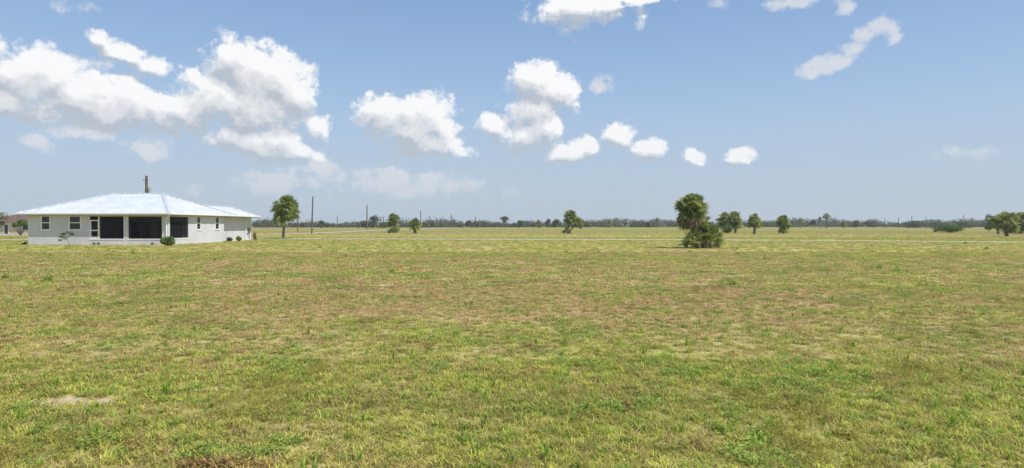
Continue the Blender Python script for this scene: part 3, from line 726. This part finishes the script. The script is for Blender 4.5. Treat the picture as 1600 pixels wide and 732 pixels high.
# ------------------------------------------------------------------ left edge plants and plants round the house
X, Y = ground_at(3, 366.5); tree('tree', X, Y, 36*Y/F, 34*Y/F, 'yellow green tree cut by the left edge before the cream house', 'tree', rn(201), 'yellowleaf', 1700, .20, .25, lobes=11)
X, Y = ground_at(18, 366.2); tree('tree', X, Y, 22*Y/F, 16*Y/F, 'drooping small tree between the yellow green tree and the multi stemmed one', 'tree', rn(202), 'yellowleaf', 700, .17, .15)
X, Y = ground_at(32.5, 368.6)
t_ = thing('small_tree', (X, Y, 0), 'small multi stemmed tree with flat green crown before the cream house', 'tree'); s_ = Y/F
bl = [(X+dx*s_, Y+dy*s_, z*s_, r1*s_, r1*s_, r2*s_) for dx, dy, z, r1, r2 in ((-8, 0, 18, 5, 3.4), (0, 2, 22, 6, 3.6), (6, -2, 19, 5, 3.6), (-2, -3, 17, 6, 3), (9, 1, 16, 4, 3), (-12, 1, 15, 3, 2.5))]
f_ = MB(); leafy(f_, bl, rn(203), 900, .15); f_.build('crown', M['bushleaf'], t_)
st = MB()
for b_ in bl: st.tube([(X, Y, 0), (X*.5+b_[0]*.5, Y, b_[2]*.45), (b_[0], b_[1], b_[2])], [.09, .07, .03], 6)
st.build('trunk', M['bark2'], t_)
# leaning sapling at the left of the house
X, Y = at(110, 60.6), 60.6; s_ = Y/F
t_ = thing('sapling', (X, Y, 0), 'small leaning sapling with few leaves before the left house wall', 'sapling')
st = MB(); st.tube([(X, Y, 0), (X-3*s_, Y, 5*s_), (X-7*s_, Y, 10*s_), (X-8*s_, Y, 15*s_)], [.035, .03, .025, .012], 6)
bl = []
for dx, z in ((-17, 8), (-15, 13), (-10, 18), (-5, 20), (1, 19), (-13, 17), (-11, 12), (3, 17)):
    st.tube([(X-6*s_, Y, 9*s_), (X+(dx-6)/2*s_, Y+rnd.uniform(-.2, .2), (z+9)/2*s_+.05), (X+dx*s_, Y, z*s_)], [.018, .014, .006], 5); bl.append((X+dx*s_, Y, z*s_, .17, .17, .11))
st.build('stem', M['bark2'], t_)
f_ = MB(); leafy(f_, bl, rn(204), 260, .085); f_.build('foliage', M['bushleaf'], t_)
bush('bush', at(262, 59.2), 59.2, 27*59.2/F, 17*59.2/F, 'leafy green bush at the porch corner by the downspout', 'bush', rn(205), 'bushleaf', 1500, .10)
def sidebush(px, Y, w, h, lb, i, mat): bush('bush', at(px, Y), Y, w*Y/F, h*Y/F, lb, 'bush', rn(i), mat, 700, .07)
sidebush(359, 74.6, 13, 7.5, 'dull green small bush, left of two beside the house side wall', 206, 'leaf')
sidebush(373, 75.4, 14, 9.5, 'yellow green small bush, right of two beside the house side wall', 207, 'yellowleaf')
sidebush(398.5, 82.3, 6, 8, 'small round green bush just past the rear corner of the house', 208, 'yellowleaf')
rb = bush('bush', at(397.5, 84.6), 84.6, 7*84.6/F, 13*84.6/F, 'reddish bush behind the small green bush at the house corner', 'bush', rn(209), 'redleaf', 500, .07)
for px, py, lb in ((41, 380.0, 'dark stone lying by the left corner of the house'), (37.5, 382.0, 'small dark stone a step left of the house corner')):
    X, Y = ground_at(px, py); s = MB(); r3 = rn(int(px)); v = []
    s.tube([(X-.28, Y, .02), (X-.12, Y, .07), (X+.1, Y+.03, .08), (X+.27, Y, .03)], [.03, .10, .11, .02], 7); tag(s.build('stone', M['pebble'], smooth=True), lb, 'stone')

# ------------------------------------------------------------------ utility poles
def pole(px, pyb, pyt, label, i, lean=0, r=.15, arm=True, group='utility poles along the far roads', Y=None):
    if Y is None: X, Y = ground_at(px, pyb)
    else: X = at(px, Y)
    h = CAMH + (HY-pyt)/F*Y
    root = thing('utility_pole', (X, Y, 0), label, 'utility pole', group)
    p = MB(); p.tube([(X, Y, -.3), (X+lean*.5, Y, h*.5), (X+lean, Y, h)], [r*1.25, r*1.1, r*.85], 8); p.build('pole', M['wood'], root)
    if arm:
        a_ = MB(); a_.tube([(X+lean, Y, h), (X+lean, Y, h+.28)], .045, 6); a_.build('insulator', M['steel'], root)
    return root, X, Y, h
pole(487, 365.2, 307.5, 'leaning bare utility pole right of the tall slender palm', 1, lean=.33, r=.17)
pole(465.5, 362.5, 316.5, 'utility pole half hidden by the tall slender palm crown', 2, r=.15)
pole(573.5, 358.5, 320.5, 'dark utility pole left of the airy dark tree', 3, r=.26)
for px, pb, pt, lb in ((527, 356.4, 338, 'faint far pole between the two nearest poles and the airy tree'), (599.5, 356.6, 338, 'faint far pole just left of the skirted palm'),
    (657.3, 358.0, 329, 'thin utility pole rising behind the stout palm'), (671.3, 356.8, 337.5, 'faint far pole right of the stout palm'),
    (705.3, 356.6, 335.5, 'thin pole alone between the stout palm and the dark pointed tree'), (743.2, 356.4, 338.5, 'faint far pole beside the small dark tree')):
    pole(px, pb, pt, lb, 4, r=.20 if pb > 357 else .26)
for px, pt, lb in ((1293, 344, 'faint thin pole just right of the tallest far palm'),
    (1382.5, 341, 'faint thin pole, leftmost of the row above the right treeline'), (1404, 339.5, 'faint thin pole, second from left in the row above the right treeline'),
    (1424.5, 337.5, 'faint thin pole, third from left in the row above the right treeline'), (1447, 338.5, 'faint thin pole just left of the wide green mound'),
    (1505.5, 336, 'taller faint pole right of the wide green mound'), (1518, 341, 'shorter faint pole beside the taller one, right of the wide green mound')):
    pole(px, 356.2, pt, lb, 5, r=.22, group='faint poles over the right treeline')
# pole with transformer rising behind the house roof, and its wires
root, X, Y, h = pole(229.5, 0, 275, 'utility pole with transformer rising behind the white metal roof', 6, r=.26, Y=111, arm=False, group=None)
tr = MB(); tr.tube([(X+.62, Y-.1, h-3.1), (X+.62, Y-.1, h-2.2)], .27, 12); tr.tube([(X, Y, h-2.6), (X+.5, Y-.1, h-2.6)], .05, 5); tr.tube([(X+.62, Y-.1, h-2.2), (X+.62, Y-.1, h-1.9)], .05, 6)
tr.build('transformer', M['steel'], root)
ar = MB(); ar.tube([(X-.55, Y-.18, h-.85), (X+.45, Y-.18, h-.75)], .06, 6); c_ = ar.build('crossarm', M['wood'], root)
ar = MB(); ar.tube([(X-.5, Y-.18, h-.8), (X-.5, Y-.18, h-.5)], .05, 6); ar.build('insulator', M['steel'], root)
for dz, off, ez, lb in ((.3, 0, .3, 'upper thin wire running left from the pole behind the house'), (-2.4, -.1, -2.4, 'lower thin wire running left from the pole behind the house')):
    w_ = MB(); pts = []
    for i in range(17):
        t = i/16; pts.append((X-60*t, Y+off-8*t, h+dz-.9*4*t*(1-t)))
    w_.tube(pts, .0055, 4); tag(w_.build('utility_wire', M['wire']), lb, 'wire', 'wires behind the house')

# ------------------------------------------------------------------ grass: tufts and weeds scattered over the field
tuft_col = bpy.data.collections.new('tufts')           # sources of the scatter, not linked to the scene
def tuft(i, mat, blades=24, h=(.05, .12), rad=.07, wid=.0045, bend=.6, seg=2, seed=0):
    r = random.Random(900+i+seed); mb = MB()
    for _ in range(blades):
        a = r.uniform(0, 6.28); rr = rad*math.sqrt(r.random()); x, y = math.cos(a)*rr, math.sin(a)*rr
        b = r.uniform(0, 6.28); H = r.uniform(*h); out = H*bend*r.uniform(.4, 1.5); dx, dy = math.cos(b), math.sin(b); s = Vector((-dy, dx, 0))*wid*r.uniform(.7, 1.3)
        q0 = Vector((x, y, -.005)); q1 = q0+Vector((dx*out*.35, dy*out*.35, H*.6)); q2 = q0+Vector((dx*out, dy*out, H))
        mb.add([q0-s, q0+s, q1+s*.85, q1-s*.85, q2], [(0, 1, 2, 3), (3, 2, 4)])
    return reg(mb, i, mat)
def rosette(i, mat, leaves=34, rad=.09, h=.06, size=.018):
    r = random.Random(800+i); mb = MB()
    for _ in range(leaves):
        a = r.uniform(0, 6.28); rr = rad*math.sqrt(r.random()); p = Vector((math.cos(a)*rr, math.sin(a)*rr, h*r.uniform(.15, 1)*(1-(rr/rad)**2*.5)))
        n = Vector((r.gauss(0, .5), r.gauss(0, .5), 1)).normalized(); u = n.cross(Vector((r.random()-.5, r.random()-.5, .1))).normalized(); v = n.cross(u); s = size*r.uniform(.6, 1.3)
        mb.add([p-u*s, p-v*s*.42, p+u*s, p+v*s*.42], [(0, 1, 2, 3)])
    for _ in range(8):
        a = r.uniform(0, 6.28); rr = rad*.6*r.random(); t = Vector((.0015, 0, 0)); p = Vector((math.cos(a)*rr*.4, math.sin(a)*rr*.4, 0)); q = Vector((math.cos(a)*rr, math.sin(a)*rr, h*.8))
        mb.add([p-t, p+t, q+t, q-t], [(0, 1, 2, 3)])
    return reg(mb, i, mat)
def reg(mb, i, mat):
    nm = 't%02d' % i
    me = bpy.data.meshes.new(nm); me.from_pydata(mb.v, [], mb.f); me.materials.append(M[mat])
    o = bpy.data.objects.new(nm, me); tuft_col.objects.link(o); return o
tuft(0, 'blade', 34, (.02, .055), .10, bend=1.3); tuft(1, 'blade', 30, (.025, .07), .09, bend=1.2); tuft(2, 'green', 34, (.03, .08), .08, bend=1.2)
tuft(3, 'dry', 36, (.012, .04), .11, bend=2.6); tuft(4, 'dry', 24, (.03, .08), .08, .003, bend=1.1)
rosette(5, 'weed', 46, .10, .07); rosette(6, 'weed', 30, .07, .05, .022); rosette(7, 'redweed', 34, .07, .08, .020); rosette(8, 'lime', 44, .09, .10, .012)
tuft(9, 'green', 16, (.09, .18), .03, .005, bend=.5)
# wider, flatter tufts for the middle and far field
tuft(10, 'blade', 46, (.02, .06), .28, .012, bend=1.4); tuft(11, 'dry', 46, (.015, .05), .28, .012, bend=2.2); tuft(12, 'green', 46, (.02, .065), .26, .012, bend=1.4); rosette(13, 'weed', 60, .24, .08, .035)
tuft(14, 'green', 60, (.10, .26), .12, .008, bend=.5)
def vnoise(x, y, sc_, seed):
    rg = np.random.RandomState(seed); T = rg.rand(128, 128); X = x/sc_; Y = y/sc_
    i = np.floor(X).astype(int); j = np.floor(Y).astype(int); fx_ = X-i; fy_ = Y-j; fx_ = fx_*fx_*(3-2*fx_); fy_ = fy_*fy_*(3-2*fy_)
    g = lambda a, b: T[a % 128, b % 128]
    return (g(i, j)*(1-fx_)+g(i+1, j)*fx_)*(1-fy_)+(g(i, j+1)*(1-fx_)+g(i+1, j+1)*fx_)*fy_
def scatter(name, y0, y1, dens, near, label, seed):
    rg = np.random.RandomState(seed)
    wmax = .93*y1+5; area = 2*wmax*(y1-y0); n = int(area*dens)
    x = rg.uniform(-wmax, wmax, n); y = rg.uniform(y0, y1, n)
    ok = np.abs(x) < .93*y+5
    # house, apron and roads stay clear
    ok &= ~((x > HX0-.15) & (x < HX1+.15) & (y > HY0-.15) & (y < 82.6))
    x, y = x[ok], y[ok]
    if y1 > 50:
        d = np.full(len(x), 1e9)
        for rx, ry, rw in road_pts:
            d = np.minimum(d, np.hypot(x-rx, y-ry)-rw)
        # segments are short, so point distances are close enough
        k_ = d > .3; x, y = x[k_], y[k_]
    a = vnoise(x, y, 1.1, 1)*.6+vnoise(x, y, .35, 2)*.4; b = vnoise(x+50, y, .9, 3)*.6+vnoise(x, y, .3, 4)*.4; c = vnoise(x, y+90, 1.4, 5)
    bare = vnoise(x, y, .8, 6)*.65+vnoise(x, y, .25, 7)*.35
    keep = (bare < .90) | (rg.rand(len(x)) < .6)
    # sandy scrape at the left of the foreground
    keep &= (((x+5.0)/.60)**2+((y-6.85)/.24)**2 > rg.uniform(.5, 1.3, len(x))) | (rg.rand(len(x)) < .15)
    x, y, a, b, c, bare = [q[keep] for q in (x, y, a, b, c, bare)]
    n = len(x); r = rg.rand(n)
    if near:
        idx = np.where(r < .34, 0, np.where(r < .60, 1, np.where(r < .72, 2, np.where(r < .90, 3, 4))))
        idx = np.where((a > .66) & (rg.rand(n) < .5), np.where(rg.rand(n) < .6, 5, 6), idx)
        idx = np.where((b > .76) & (rg.rand(n) < .25), 7, idx)
        idx = np.where((c > .86) & (rg.rand(n) < .5), 8, idx)
        idx = np.where(rg.rand(n) < .006, 9, idx)
        s = rg.uniform(.65, 1.25, n)*(1.15-.35*bare)
        # rust coloured weeds at the bottom left
        red = ((x+2.42)/.42)**2+((y-5.02)/.13)**2 < 1
        idx = np.where(red & (rg.rand(n) < .8), 7, idx); s = np.where(red, s*1.3, s)
    else:
        idx = np.where(r < .42, 10, np.where(r < .70, 11, np.where(r < .90, 12, 10)))
        idx = np.where((a > .68) & (rg.rand(n) < .5), 13, idx)
        idx = np.where(rg.rand(n) < .0012, 14, idx)
        s = rg.uniform(.7, 1.2, n)
    me = bpy.data.meshes.new(name); me.vertices.add(n)
    co = np.zeros((n, 3), np.float32); co[:, 0] = x; co[:, 1] = y; me.vertices.foreach_set('co', co.ravel())
    at_ = me.attributes.new('pick', 'INT', 'POINT'); at_.data.foreach_set('value', idx.astype(np.int32))
    rot = np.zeros((n, 3), np.float32); rot[:, 0] = rg.uniform(-.15, .15, n); rot[:, 1] = rg.uniform(-.15, .15, n); rot[:, 2] = rg.uniform(0, 6.28, n)
    at_ = me.attributes.new('turn', 'FLOAT_VECTOR', 'POINT'); at_.data.foreach_set('vector', rot.ravel())
    at_ = me.attributes.new('size', 'FLOAT', 'POINT'); at_.data.foreach_set('value', s.astype(np.float32))
    me.update()
    o = bpy.data.objects.new(name, me); C.objects.link(o); tag(o, label, 'grass', kind='stuff')
    md = o.modifiers.new('scatter', 'NODES'); md.node_group = scatter_tree
    print(name, n)
st_ = bpy.data.node_groups.new('scatter', 'GeometryNodeTree'); scatter_tree = st_
st_.interface.new_socket('Geometry', in_out='INPUT', socket_type='NodeSocketGeometry'); st_.interface.new_socket('Geometry', in_out='OUTPUT', socket_type='NodeSocketGeometry')
k = N(st_); gi = k.n('NodeGroupInput'); go = k.n('NodeGroupOutput')
ci = k.n('GeometryNodeCollectionInfo'); ci.inputs[0].default_value = tuft_col; ci.inputs[1].default_value = True; ci.inputs[2].default_value = True
ap = k.n('GeometryNodeInputNamedAttribute', {0: 'pick'}, data_type='INT'); ar_ = k.n('GeometryNodeInputNamedAttribute', {0: 'turn'}, data_type='FLOAT_VECTOR'); as_ = k.n('GeometryNodeInputNamedAttribute', {0: 'size'}, data_type='FLOAT')
ip = k.n('GeometryNodeInstanceOnPoints', {'Points': gi.outputs[0], 'Instance': ci.outputs[0], 'Pick Instance': True, 'Instance Index': ap.outputs[0], 'Rotation': ar_.outputs[0], 'Scale': as_.outputs[0]})
st_.links.new(ip.outputs[0], go.inputs[0])
scatter('grass', 3.6, 9, 190, True, 'near turf of grass blades, dry thatch and broad leaved weeds', 1)
scatter('grass', 9, 20, 80, True, 'turf of grass tufts and weeds beyond the near turf', 2)
scatter('grass', 20, 45, 16, False, 'drier turf in the middle of the field', 3)
scatter('grass', 45, 100, 4.5, False, 'thin turf in front of the pale road and around the house', 4)
scatter('grass', 100, 190, 1.0, False, 'sparse turf beyond the pale road among the palms', 5)

# ------------------------------------------------------------------ haze
hzm, k = new_mat('summer_haze')
pv = k.n('ShaderNodeVolumePrincipled', {'Color': (.93, .96, 1.0, 1), 'Density': .00022, 'Anisotropy': .2})
k.n('ShaderNodeOutputMaterial', {1: pv.outputs[0]})
hb_ = MB(); hb_.box(-G-60, G+60, -G-60, G+60, -1, 18); h_ = hb_.build('haze', hzm); tag(h_, 'thin pale haze over the far field', 'haze', kind='stuff')
